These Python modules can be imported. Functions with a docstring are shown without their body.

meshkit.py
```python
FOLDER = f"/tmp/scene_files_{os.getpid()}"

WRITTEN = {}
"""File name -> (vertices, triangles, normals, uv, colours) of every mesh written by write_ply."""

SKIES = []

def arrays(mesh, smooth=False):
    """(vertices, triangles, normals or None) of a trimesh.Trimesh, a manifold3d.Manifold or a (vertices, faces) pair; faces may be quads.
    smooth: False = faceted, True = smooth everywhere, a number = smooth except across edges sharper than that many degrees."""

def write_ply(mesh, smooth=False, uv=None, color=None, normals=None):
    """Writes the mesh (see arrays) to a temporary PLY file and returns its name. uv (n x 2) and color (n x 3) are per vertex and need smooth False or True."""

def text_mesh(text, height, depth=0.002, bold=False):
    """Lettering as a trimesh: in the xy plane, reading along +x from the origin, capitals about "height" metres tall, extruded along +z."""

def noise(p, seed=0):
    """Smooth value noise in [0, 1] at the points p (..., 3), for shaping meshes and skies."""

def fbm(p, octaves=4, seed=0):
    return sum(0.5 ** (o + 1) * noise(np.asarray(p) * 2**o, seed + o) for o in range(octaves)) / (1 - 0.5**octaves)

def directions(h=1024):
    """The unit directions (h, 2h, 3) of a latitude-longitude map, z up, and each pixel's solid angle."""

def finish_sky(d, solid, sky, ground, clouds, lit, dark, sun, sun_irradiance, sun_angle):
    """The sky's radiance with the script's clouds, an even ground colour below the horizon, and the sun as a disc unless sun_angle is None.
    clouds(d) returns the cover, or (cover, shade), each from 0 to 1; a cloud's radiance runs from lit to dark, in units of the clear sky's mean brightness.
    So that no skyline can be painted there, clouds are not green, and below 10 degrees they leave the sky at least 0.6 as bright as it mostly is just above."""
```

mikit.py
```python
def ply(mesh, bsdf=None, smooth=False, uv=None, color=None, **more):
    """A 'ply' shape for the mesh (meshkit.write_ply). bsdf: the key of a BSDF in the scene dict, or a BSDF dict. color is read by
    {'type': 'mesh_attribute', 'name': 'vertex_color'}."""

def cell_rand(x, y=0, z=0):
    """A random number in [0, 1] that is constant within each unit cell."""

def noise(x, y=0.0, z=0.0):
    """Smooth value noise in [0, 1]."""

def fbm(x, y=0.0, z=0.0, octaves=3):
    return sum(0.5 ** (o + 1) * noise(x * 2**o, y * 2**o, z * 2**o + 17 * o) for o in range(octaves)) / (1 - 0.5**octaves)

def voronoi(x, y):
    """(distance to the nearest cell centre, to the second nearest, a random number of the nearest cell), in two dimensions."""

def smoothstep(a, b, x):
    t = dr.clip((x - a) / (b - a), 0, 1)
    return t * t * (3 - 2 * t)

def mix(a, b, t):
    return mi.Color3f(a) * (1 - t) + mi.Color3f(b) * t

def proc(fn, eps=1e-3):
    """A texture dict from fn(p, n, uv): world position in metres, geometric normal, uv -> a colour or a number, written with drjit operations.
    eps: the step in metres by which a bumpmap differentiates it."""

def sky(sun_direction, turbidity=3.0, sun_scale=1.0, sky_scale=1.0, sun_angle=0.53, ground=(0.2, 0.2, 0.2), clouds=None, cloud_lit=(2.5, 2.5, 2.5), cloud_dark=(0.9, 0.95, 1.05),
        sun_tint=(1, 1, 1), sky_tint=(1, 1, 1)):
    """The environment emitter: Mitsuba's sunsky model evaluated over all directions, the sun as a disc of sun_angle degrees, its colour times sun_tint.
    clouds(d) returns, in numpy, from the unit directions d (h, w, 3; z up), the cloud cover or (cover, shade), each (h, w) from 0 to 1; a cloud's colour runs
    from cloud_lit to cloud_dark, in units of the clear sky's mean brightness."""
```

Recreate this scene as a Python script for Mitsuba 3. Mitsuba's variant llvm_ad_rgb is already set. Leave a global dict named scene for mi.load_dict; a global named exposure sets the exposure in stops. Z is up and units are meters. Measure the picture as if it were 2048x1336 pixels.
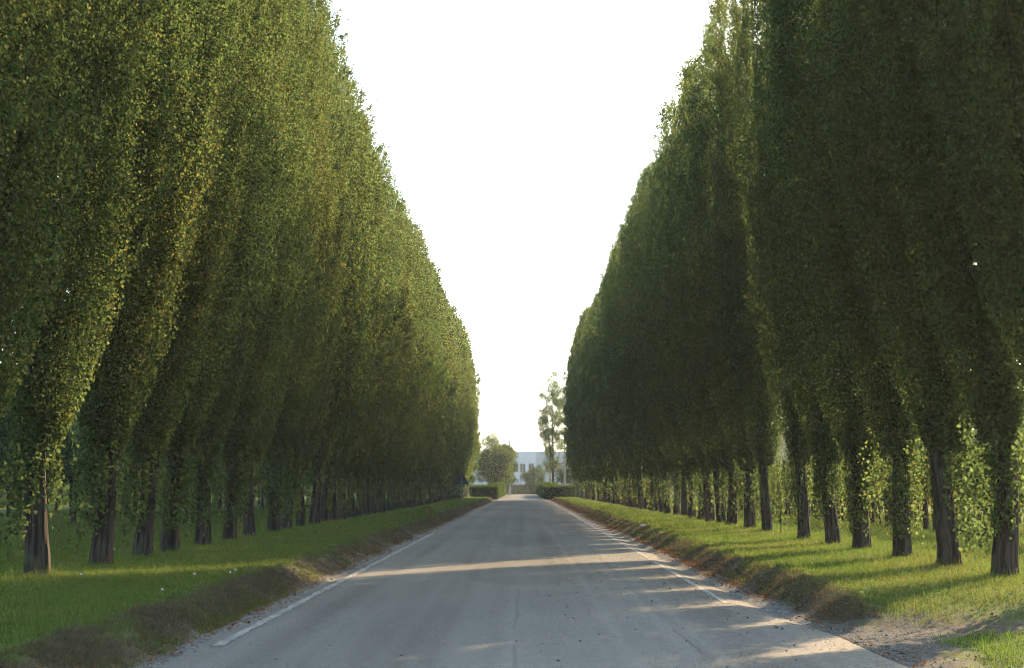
import math
import numpy as np
import trimesh
import drjit as dr
import mitsuba as mi
import mikit
import meshkit
from mikit import noise, fbm, voronoi, smoothstep, mix, cell_rand

T = mi.ScalarTransform4f
scene, labels = {}, {}

# ------------------------------------------------------------------ camera, sky, exposure
F = 2500.0 / 2048.0                        # focal length in picture widths
PITCH, YAW = math.atan(305 / 2500.0), math.atan(21 / 2500.0)
EYE = np.array([0.0, 0.0, 1.6])
look = np.array([-math.sin(YAW) * math.cos(PITCH), math.cos(YAW) * math.cos(PITCH), math.sin(PITCH)])
HAZE = 0.0005
scene['camera'] = {'type': 'perspective', 'fov': math.degrees(2 * math.atan(0.5 / F)), 'fov_axis': 'x',
                   'near_clip': 0.1, 'far_clip': 3000.0,
                   'to_world': T().look_at(origin=EYE.tolist(), target=(EYE + look).tolist(), up=[0, 0, 1])}
SUN_AZ, SUN_EL = math.radians(42), math.radians(25.7)
SUN = [math.sin(SUN_AZ) * math.cos(SUN_EL), math.cos(SUN_AZ) * math.cos(SUN_EL), math.sin(SUN_EL)]
scene['sky'] = mikit.sky(SUN, turbidity=5, sun_scale=1.05, sky_scale=1.2, sun_tint=(1.0, 0.93, 0.80), sky_tint=(1.03, 1.0, 0.93), ground=(0.10, 0.12, 0.06))
exposure = 3.9
if HAZE:
    scene['air'] = {'type': 'homogeneous', 'albedo': {'type': 'rgb', 'value': [0.95, 0.95, 0.95]}, 'sigma_t': HAZE}
    scene['haze'] = {'type': 'cube', 'to_world': T().translate([0, 400, 19]).scale([1300, 1300, 22]), 'bsdf': {'type': 'null'},
                     'interior': {'type': 'ref', 'id': 'air'}}
    scene['camera']['medium'] = {'type': 'ref', 'id': 'air'}
    labels['haze'] = {'kind': 'stuff', 'label': 'thin pale evening haze in the air over the avenue', 'category': 'haze'}


def rgb(*c):
    return {'type': 'rgb', 'value': list(c)}


# ------------------------------------------------------------------ materials
def leaf_bsdf(base, yellow, trans=0.85, rough=0.38, share=0.25, scale=0.35, dark=0.6):
    """Thin translucent leaf: its tone from the leaf's own random number (uv), its patch of the plant and the share of yellowing leaves."""
    def fn(p, n, uv):
        patch = noise(p.x * scale, p.y * scale, p.z * scale * 0.5)
        y = smoothstep(1 - share - 0.12, 1 - share + 0.12, uv.x * 0.62 + patch * 0.38 + 0.06)
        c = mix(base, yellow, y)
        return c * (dark + (1.4 - dark) * uv.y)
    return {'type': 'principledthin', 'base_color': mikit.proc(fn), 'roughness': rough, 'diff_trans': trans, 'eta': 1.45, 'spec_trans': 0.0}


scene['poplar_leaf'] = leaf_bsdf((0.086, 0.132, 0.044), (0.152, 0.152, 0.042), share=0.24, trans=1.35, rough=0.27, dark=0.42)
scene['vine_leaf'] = leaf_bsdf((0.060, 0.096, 0.022), (0.13, 0.11, 0.02), share=0.2, trans=1.1)
scene['orchard_leaf'] = leaf_bsdf((0.055, 0.095, 0.035), (0.09, 0.11, 0.035), share=0.15, trans=0.7, dark=0.8, rough=0.5)
scene['broad_leaf'] = leaf_bsdf((0.075, 0.115, 0.035), (0.17, 0.13, 0.03), share=0.14, trans=1.0, dark=0.85, rough=0.5)
scene['hedge_leaf'] = leaf_bsdf((0.06, 0.095, 0.022), (0.12, 0.14, 0.025), share=0.22, trans=0.8)
scene['grass_blade'] = leaf_bsdf((0.098, 0.160, 0.032), (0.165, 0.160, 0.052), share=0.30, trans=1.0, rough=0.45, scale=0.6)
scene['dry_blade'] = leaf_bsdf((0.108, 0.092, 0.060), (0.165, 0.138, 0.09), share=0.35, trans=0.5, rough=0.7, scale=1.0)
scene['dead_leaf'] = leaf_bsdf((0.16, 0.065, 0.025), (0.22, 0.14, 0.06), share=0.3, trans=0.4, rough=0.6, scale=2.0, dark=0.4)


def bark_fn(p, n, uv):
    s = noise(uv.x * 34, uv.y * 2.2, 3.0) * 0.6 + noise(uv.x * 80, uv.y * 7.0, 8.0) * 0.4
    lichen = smoothstep(0.62, 0.8, fbm(p.x * 5, p.y * 5, p.z * 2.2))
    return mix(mix((0.010, 0.009, 0.008), (0.052, 0.045, 0.038), smoothstep(0.3, 0.8, s)), (0.060, 0.068, 0.042), lichen * 0.6)


scene['bark'] = {'type': 'twosided', 'b': {'type': 'principled', 'base_color': mikit.proc(bark_fn), 'roughness': 0.9, 'specular': 0.2}}


def ground_fn(p, n, uv):
    x, y = p.x, p.y
    ax = dr.abs(x)
    w = noise(x * 1.3, y * 1.3) - 0.5
    w2 = fbm(x * 4.5, y * 4.5, 2.0) - 0.5
    big = fbm(x * 0.25, y * 0.25, 5.0)
    grass = mix(mix((0.050, 0.088, 0.018), (0.090, 0.122, 0.030), fbm(x * 9, y * 9)), (0.10, 0.085, 0.035), smoothstep(0.55, 0.8, big + w2 * 0.5) * 0.5)
    bank = mix(mix((0.05, 0.043, 0.030), (0.115, 0.095, 0.064), fbm(x * 7, y * 7, 1.0)), (0.040, 0.032, 0.024), smoothstep(0.1, 0.3, w2))
    gravel = mix((0.075, 0.073, 0.070), (0.21, 0.205, 0.195), smoothstep(0.2, 0.8, noise(x * 60, y * 60) * 0.6 + noise(x * 25, y * 25) * 0.4))
    earth = mix(mix((0.055, 0.046, 0.036), (0.115, 0.098, 0.077), fbm(x * 3.0, y * 6.0, 4.0)), (0.055, 0.045, 0.035), smoothstep(0.05, 0.25, w2))
    c = mix(bank, grass, smoothstep(3.92, 4.2, ax + w * 0.5 + w2 * 0.3))
    c = mix(gravel, c, smoothstep(3.4, 3.62, ax + w * 0.25 + w2 * 0.2))
    # tall rough strip behind the left row, bare earth under the vines
    c = mix(c, (0.075, 0.075, 0.035), smoothstep(8.6, 9.4, -x + w) * (1 - smoothstep(11.0, 12.0, -x + w)) * 0.7)
    row = 1 - smoothstep(0.35, 0.75, dr.abs(x - 11.9 - 2.8 * dr.floor((x - 11.9) / 2.8 + 0.5)) + w * 0.5)
    c = mix(c, (0.10, 0.070, 0.045), row * smoothstep(11.0, 11.3, x) * (1 - smoothstep(24, 30, x)) * smoothstep(22, 27, y) * 0.6)
    # the side track
    d = smoothstep(3.0, 3.5, x + w * 0.4) * (1 - smoothstep(14.6, 15.3, y + w * 1.0 + w2 * 0.6 - 0.22 * dr.maximum(x - 5, 0) * 0.0))
    green = smoothstep(0.43, 0.57, smoothstep(3.7, 5.0, x + w * 1.6 - dr.maximum(11.2 - y, 0) * 0.35) * smoothstep(10.3, 11.1, y + w) * (1 - smoothstep(13.4, 14.3, y + w)) + w2 * 0.7)
    g2 = mix(mix(gravel * 0.48, earth, smoothstep(3.7, 5.0, x + w * 1.8 + w2 * 1.2)), grass, green)
    c = mix(c, g2, d * (1 - smoothstep(8.5, 12.5, x + w * 2)))
    # far: meadow
    return mix(c, (0.035, 0.052, 0.015), smoothstep(14, 40, ax) * 0.8)


scene['ground_mat'] = {'type': 'twosided', 'b': {'type': 'principled', 'base_color': mikit.proc(ground_fn), 'roughness': 0.95, 'specular': 0.15}}


def road_fn(p, n, uv):
    x, y = p.x + 0.135, p.y
    fine = noise(x * 95, y * 95) * 0.5 + noise(x * 45, y * 45, 4.0) * 0.5
    blot = fbm(x * 0.8, y * 0.22, 2.0)
    streak = noise(x * 7, y * 0.06, 27.0) * 0.5 + noise(x * 2.2, y * 0.04, 29.0) * 0.5
    c = mix((0.070, 0.067, 0.062), (0.195, 0.186, 0.170), smoothstep(0.12, 0.88, fine * 0.46 + blot * 0.30 + streak * 0.24))
    wheel = dr.exp(-dr.square((dr.abs(dr.abs(x) - 1.55) - 0.72) / 0.26))
    c = c * (1 - 0.11 * wheel * noise(x * 1.5, y * 0.15, 7.0) * 1.6)
    # pale chippings and dark bitumen spots
    chip = smoothstep(0.975, 0.99, cell_rand(dr.floor(x * 55 + 0.4 * y), dr.floor(y * 55), 5))
    c = mix(c, (0.30, 0.285, 0.26), chip * 0.45)
    patch = smoothstep(0.60, 0.66, noise(x * 0.55 + 3, y * 0.13, 17.0)) * 0.16
    c = c * (1 - patch) * (0.93 + 0.14 * noise(x * 1.1, y * 0.05, 23.0))
    d1, d2, r = voronoi(x * 1.7 + 0.6 * noise(x * 2, y * 2), y * 0.8 + 0.6 * noise(x * 3, y * 3, 3.0))
    crack = (1 - smoothstep(0.006, 0.022, d2 - d1)) * smoothstep(0.52, 0.66, noise(x * 0.7, y * 0.3, 11.0))
    wob = 0.05 * (noise(y * 0.7, 3.0) - 0.5) + 0.02 * (noise(y * 4.0, 8.0) - 0.5)
    seam = (1 - smoothstep(0.008, 0.03, dr.abs(x - 0.06 + wob))) * smoothstep(0.25, 0.5, noise(y * 0.45, 21.0))
    seam2 = (1 - smoothstep(0.006, 0.02, dr.abs(x - 1.85 + 2 * wob))) * smoothstep(0.5, 0.7, noise(y * 0.3, 31.0))
    tx = y * 0.23 + 0.08 * noise(x * 1.2, y * 0.1, 13.0)
    cell = dr.floor(tx)
    cross = (1 - smoothstep(0.004, 0.012, dr.abs(tx - cell - 0.5))) * smoothstep(0.5, 0.6, cell_rand(cell, 3, 9)) * smoothstep(0.4, 0.6, noise(x * 0.6, cell, 15.0))
    dark = dr.clip(crack * 0.5 + seam * 0.35 + seam2 * 0.6 + cross * 0.6, 0, 1)
    c = mix(c, (0.045, 0.044, 0.043), dark)
    # dust and crumbs towards the edges
    e = smoothstep(2.75, 3.35, dr.abs(x) + (noise(x * 3, y * 2) - 0.5) * 0.5)
    return mix(c, mix((0.10, 0.085, 0.07), (0.22, 0.20, 0.18), noise(x * 40, y * 40, 9.0)), e * 0.65)


def road_bump(p, n, uv):
    return noise(p.x * 70, p.y * 70) * 0.6 + noise(p.x * 28, p.y * 28, 2.0)


scene['asphalt'] = {'type': 'twosided', 'b': {'type': 'bumpmap', 'scale': 0.004, 'arbitrary': mikit.proc(road_bump, eps=3e-3),
                    'b': {'type': 'principled', 'base_color': mikit.proc(road_fn), 'roughness': 0.8, 'specular': 0.35}}}


def line_fn(p, n, uv):
    worn = smoothstep(0.36, 0.60, fbm(p.x * 14, p.y * 5, 3.0) * 0.6 + noise(p.x * 60, p.y * 60) * 0.25 + 0.14 * noise(p.y * 0.3, 2.0))
    return mix((0.29, 0.28, 0.265), (0.18, 0.176, 0.170), worn * 0.9)


scene['worn_paint'] = {'type': 'twosided', 'b': {'type': 'principled', 'base_color': mikit.proc(line_fn), 'roughness': 0.75, 'specular': 0.3}}


def plain(name, c, rough=0.8, var=0.25, freq=6.0, metallic=0.0):
    def fn(p, n, uv):
        k = fbm(p.x * freq, p.y * freq, p.z * freq)
        return mi.Color3f(*c) * (1 - var + 2 * var * k)
    scene[name] = {'type': 'twosided', 'b': {'type': 'principled', 'base_color': mikit.proc(fn), 'roughness': rough, 'metallic': metallic, 'specular': 0.35}}


plain('stone_chip', (0.18, 0.172, 0.16), 0.9, 0.5, 25)
plain('clod', (0.06, 0.048, 0.036), 0.95, 0.4, 30)
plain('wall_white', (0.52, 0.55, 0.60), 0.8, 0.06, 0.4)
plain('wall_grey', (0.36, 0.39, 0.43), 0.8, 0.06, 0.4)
plain('trim_grey', (0.50, 0.52, 0.56), 0.7, 0.05)
plain('concrete', (0.27, 0.27, 0.255), 0.9, 0.15, 3)
plain('steel', (0.14, 0.15, 0.16), 0.5, 0.12, 4, 0.4)
plain('sign_back', (0.055, 0.060, 0.068), 0.55, 0.15, 8)
plain('rust', (0.15, 0.045, 0.026), 0.85, 0.4, 18)
plain('wood_brown', (0.13, 0.07, 0.045), 0.85, 0.25, 5)
plain('post_wood', (0.10, 0.085, 0.07), 0.9, 0.3, 9)
plain('lamp_white', (0.62, 0.63, 0.62), 0.5, 0.05)
plain('litter_mat', (0.62, 0.52, 0.55), 0.6, 0.25, 40)
plain('dandelion_fluff', (0.5, 0.5, 0.47), 0.95, 0.1, 60)
plain('dandelion_stem', (0.10, 0.13, 0.05), 0.8, 0.1, 30)
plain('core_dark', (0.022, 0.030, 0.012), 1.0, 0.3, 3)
plain('roof_red', (0.12, 0.075, 0.06), 0.9, 0.2, 4)
scene['window_glass'] = {'type': 'twosided', 'b': {'type': 'principled', 'base_color': rgb(0.03, 0.04, 0.05), 'roughness': 0.08, 'specular': 0.6}}
scene['window_blue'] = {'type': 'twosided', 'b': {'type': 'principled', 'base_color': rgb(0.12, 0.17, 0.32), 'roughness': 0.15, 'specular': 0.6}}


# ------------------------------------------------------------------ mesh helpers
def put(key, mesh, mat, smooth=False, uv=None, **more):
    scene[key] = mikit.ply(mesh, mat, smooth=smooth, uv=uv, **more)
    return key


def name_of(base):
    if base not in scene and base not in labels:
        return base
    k = 1
    while f'{base}_{k:03d}' in scene or f'{base}_{k:03d}' in labels:
        k += 1
    return f'{base}_{k:03d}'


def tag(key, label, cat=None, group=None, kind=None):
    labels[key] = {'label': label}
    if cat:
        labels[key]['category'] = cat
    if group:
        labels[key]['group'] = group
    if kind:
        labels[key]['kind'] = kind


def tube(pts, radii, n=8, wob=0.0, seed=0, cap=True):
    """Tapered tube through points; returns (trimesh, uv) with uv = (angle/2pi, length in metres)."""
    P, R = np.asarray(pts, float), np.broadcast_to(radii, len(pts)).astype(float)
    tang = np.gradient(P, axis=0)
    tang /= np.linalg.norm(tang, axis=1, keepdims=True)
    ref = np.array([1.0, 0, 0]) if abs(tang[0][0]) < 0.8 else np.array([0, 1.0, 0])
    rings, uvs, s = [], [], 0.0
    a = np.arange(n + 1) / n * 2 * np.pi
    for i in range(len(P)):
        u = ref - tang[i] * (ref @ tang[i])
        u /= np.linalg.norm(u)
        v = np.cross(tang[i], u)
        ref = u
        s += np.linalg.norm(P[i] - P[i - 1]) if i else 0
        r = np.full(n + 1, R[i])
        if wob:
            q = np.stack([np.cos(a) * 6, np.sin(a) * 6, np.full(n + 1, s * 0.9 + seed * 7.3)], 1)
            q2 = np.stack([np.cos(a) * 2, np.sin(a) * 2, np.full(n + 1, s * 0.7 + seed * 3.1)], 1)
            r = r * (1 + wob * 1.3 * (meshkit.noise(q) - 0.5) + wob * 1.6 * (meshkit.noise(q2) - 0.5))
        rings.append(P[i] + np.cos(a)[:, None] * u * r[:, None] + np.sin(a)[:, None] * v * r[:, None])
        uvs.append(np.stack([a / (2 * np.pi), np.full(n + 1, s)], 1))
    V, U = np.vstack(rings), np.vstack(uvs)
    f = []
    m = n + 1
    i, j = np.meshgrid(np.arange(len(P) - 1), np.arange(n), indexing='ij')
    a0 = (i * m + j).ravel()
    f = np.vstack([np.stack([a0, a0 + 1, a0 + m + 1], 1), np.stack([a0, a0 + m + 1, a0 + m], 1)])
    if cap:
        k = len(V)
        V = np.vstack([V, P[-1:], P[:1]])
        U = np.vstack([U, [[0, s]], [[0, 0]]])
        j = np.arange(n)
        f = np.vstack([f, np.stack([(len(P) - 1) * m + j, (len(P) - 1) * m + j + 1, np.full(n, k)], 1), np.stack([j + 1, j, np.full(n, k + 1)], 1)])
    return trimesh.Trimesh(V, f, process=False), U


def unit(v):
    return v / np.maximum(np.linalg.norm(v, axis=-1, keepdims=True), 1e-9)


def leaves(rng, pos, size, outward, width=0.88, bias=0.5, droop=0.6, single=False):
    """Folded kite leaves (two faces each) at the positions; returns (mesh, uv), uv = the leaf's own random numbers."""
    n = len(pos)
    s = size * rng.uniform(0.65, 1.25, (n, 1))
    nor = unit(rng.normal(size=(n, 3)) * [1, 1, 0.75] + outward * bias)
    ax = rng.normal(size=(n, 3)) + [0, 0, -droop] + outward * 0.5
    ax = unit(ax - nor * (ax * nor).sum(1, keepdims=True))
    side = np.cross(nor, ax)
    fold = rng.uniform(0.05, 0.22, (n, 1))
    base, tip = pos - ax * s * 0.4, pos + ax * s * 0.6
    mid = pos - ax * s * 0.1
    left, right = mid + side * s * width * 0.5 + nor * s * fold, mid - side * s * width * 0.5 + nor * s * fold
    uv = rng.uniform(0, 1, (n, 2))
    if single:
        V = np.stack([left, right, tip], 1).reshape(-1, 3)
        return trimesh.Trimesh(V, np.arange(3 * n).reshape(-1, 3), process=False), np.repeat(uv, 3, 0)
    V = np.stack([base, left, tip, right], 1).reshape(-1, 3)
    k = np.arange(n)[:, None] * 4
    f = np.concatenate([k + [[0, 2, 1]], k + [[0, 3, 2]]], 0)
    return trimesh.Trimesh(V, f, process=False), np.repeat(uv, 4, 0)


def blades(rng, root, length, width, lean, lean_dir=None):
    """One-face grass blades from the roots."""
    n = len(root)
    L = length * rng.uniform(0.5, 1.35, (n, 1))
    az = rng.uniform(0, 2 * np.pi, n)
    side = np.stack([np.cos(az), np.sin(az), np.zeros(n)], 1)
    az2 = rng.uniform(0, 2 * np.pi, n)
    d = np.stack([np.cos(az2), np.sin(az2), np.zeros(n)], 1) * rng.uniform(0, 1, (n, 1)) * lean
    if lean_dir is not None:
        d = d + lean_dir
    tip = root + unit(d + [0, 0, 1.0]) * L
    w = (width * rng.uniform(0.6, 1.3, (n, 1)))
    V = np.stack([root - side * w / 2, root + side * w / 2, tip], 1).reshape(-1, 3)
    return trimesh.Trimesh(V, np.arange(3 * n).reshape(-1, 3), process=False), np.repeat(rng.uniform(0, 1, (n, 2)), 3, 0)


def boxm(x0, x1, y0, y1, z0, z1):
    return trimesh.creation.box(bounds=[[x0, y0, z0], [x1, y1, z1]])


# ------------------------------------------------------------------ terrain
def sstep(a, b, x):
    t = np.clip((x - a) / (b - a), 0, 1)
    return t * t * (3 - 2 * t)


def nz(x, y, f, seed=0):
    return meshkit.noise(np.stack([x * f, y * f, np.zeros_like(x)], -1), seed) - 0.5


def height(x, y):
    x, y = np.broadcast_arrays(np.asarray(x, float), np.asarray(y, float))
    ax = np.abs(x)
    wig = 0.16 * nz(x, y, 0.35, 3) + 0.14 * nz(x, y, 3.5, 4)
    bank = sstep(3.45, 4.1, ax + wig)
    bank_r = bank * sstep(13.9, 16.2, y + nz(x, y, 0.8, 5) * 1.0) + (1 - sstep(13.9, 16.2, y)) * sstep(3.4, 9, x) * 0.45
    b = np.where(x > 0, bank_r, bank)
    b = b * (1 - sstep(222, 232, y))
    z = -0.012 + b * 0.265
    rough = sstep(3.5, 3.8, ax) * (1 - sstep(4.3, 5.2, ax)) * b * 2
    z = z + rough * (0.045 * nz(x, y, 4, 6) + 0.05 * nz(x, y, 11, 7)) + sstep(3.6, 5, ax) * 0.05 * nz(x, y, 0.6, 8)
    z = z + sstep(4.5, 7.5, ax) * 0.04
    z = z - 0.22 * np.exp(-((x + 10.2) / 1.1) ** 2)
    track = sstep(3.3, 3.9, x) * (1 - sstep(14.5, 15.5, y))
    z = z + track * (0.035 * nz(x, y, 3.0, 9) + 0.02 * nz(x, y, 9.0, 10))
    inside = 1 - sstep(3.2, 3.45, ax)
    return z * (1 - inside) - 0.06 * inside


def grid_mesh(xs, ys, zf):
    X, Y = np.meshgrid(xs, ys)
    V = np.stack([X, Y, zf(X, Y)], -1).reshape(-1, 3)
    nx = len(xs)
    i, j = np.meshgrid(np.arange(len(ys) - 1), np.arange(nx - 1), indexing='ij')
    a = (i * nx + j).ravel()
    f = np.vstack([np.stack([a, a + 1, a + nx + 1], 1), np.stack([a, a + nx + 1, a + nx], 1)])
    return trimesh.Trimesh(V, f, process=False)


half = np.concatenate([np.arange(3.2, 5.2, 0.07), np.arange(5.2, 13, 0.3), np.arange(13, 40, 2.0), [45, 60, 90, 150, 300, 600, 1200]])
gx = np.concatenate([-half[::-1], [-1.5, 0, 1.5], half])
gy = np.concatenate([[-800, -200, -60, -20, -5, 2], np.arange(5, 40, 0.14), np.arange(40, 80, 0.4), np.arange(80, 260, 2.0), [262, 300, 360, 450, 700, 1500]])
put('ground', grid_mesh(gx, gy, height), 'ground_mat', smooth=True)
tag('ground', 'grass verges, dry banks and bare earth of the flat farmland either side of the road', 'ground', kind='structure')


def road_z(x, y):
    return 0.035 * (1 - ((x + 0.135) / 3.3) ** 2) + 0.010 * nz(x, y, 0.5, 11)


ry = np.concatenate([np.arange(-30, 60, 0.5), np.arange(60, 241, 3.0)])
rx = np.linspace(-1, 1, 25)
X, Y = np.meshgrid(rx, ry)
edge = 3.28 + 0.10 * nz(Y * 0 + 3, Y, 1.3, 12) + 0.16 * nz(Y * 0, Y, 0.35, 13)
flare = np.where(X > 0.9, 0.5 * (1 - sstep(13, 17, Y)), 0)
XX = X * edge - 0.135 + flare
ZZ = road_z(np.clip(XX, -3.4, 3.2), Y)
ZZ[:, 0] -= 0.05
ZZ[:, -1] -= 0.05
V = np.stack([XX, Y, ZZ], -1).reshape(-1, 3)
i, j = np.meshgrid(np.arange(len(ry) - 1), np.arange(24), indexing='ij')
a = (i * 25 + j).ravel()
put('road', trimesh.Trimesh(V, np.vstack([np.stack([a, a + 1, a + 26], 1), np.stack([a, a + 26, a + 25], 1)]), process=False), 'asphalt', smooth=True)
tag('road', 'straight grey asphalt road with cracks running down the avenue', 'road', kind='structure')
cr = grid_mesh(np.linspace(-90, 90, 40), np.linspace(240.0, 247, 5), lambda x, y: x * 0 + 0.02 - 0.0 * y)
put('cross_road', cr, 'asphalt', smooth=True)
tag('cross_road', 'asphalt side road crossing the far end of the avenue', 'road', kind='structure')


def paint_line(key, x0, y0, y1, w, seed, label):
    ys = np.arange(y0, y1, 0.06)
    off = 0.012 * nz(ys * 0, ys, 6, seed)
    wl = w / 2 * (0.85 + 0.5 * nz(ys * 0 + 1, ys, 9, seed + 1))
    wr = w / 2 * (0.85 + 0.5 * nz(ys * 0 + 2, ys, 9, seed + 2))
    xl, xr = x0 + off - wl, x0 + off + wr
    zl, zr = road_z(xl, ys) + 0.006, road_z(xr, ys) + 0.006
    V = np.vstack([np.stack([xl, ys, zl], 1), np.stack([xr, ys, zr], 1)])
    n = len(ys)
    k = np.arange(n - 1)
    keep = nz(k * 0.0, ys[:-1], 1.7, seed + 3) > -0.47
    k = k[keep]
    f = np.vstack([np.stack([k, k + n, k + n + 1], 1), np.stack([k, k + n + 1, k + 1], 1)])
    put(key, trimesh.Trimesh(V, f, process=False), 'worn_paint')
    tag(key, label, 'road line', kind='structure')


paint_line('road_line', -3.07, 12.8, 44, 0.13, 31, 'worn white edge line along the left side of the road')
paint_line('road_line_001', 2.80, 17.5, 75, 0.11, 41, 'faded white edge line along the right side of the road')


# ------------------------------------------------------------------ poplars
ENV_Z = [1.6, 2.1, 2.9, 4.0, 5.6, 9.0, 12, 14.5, 16.5, 17.8, 18.8]
ENV_R = [0.20, 0.42, 0.86, 1.32, 1.66, 1.72, 1.64, 1.42, 1.02, 0.60, 0.15]


def env(z):
    return np.interp(z, ENV_Z, ENV_R)


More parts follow.
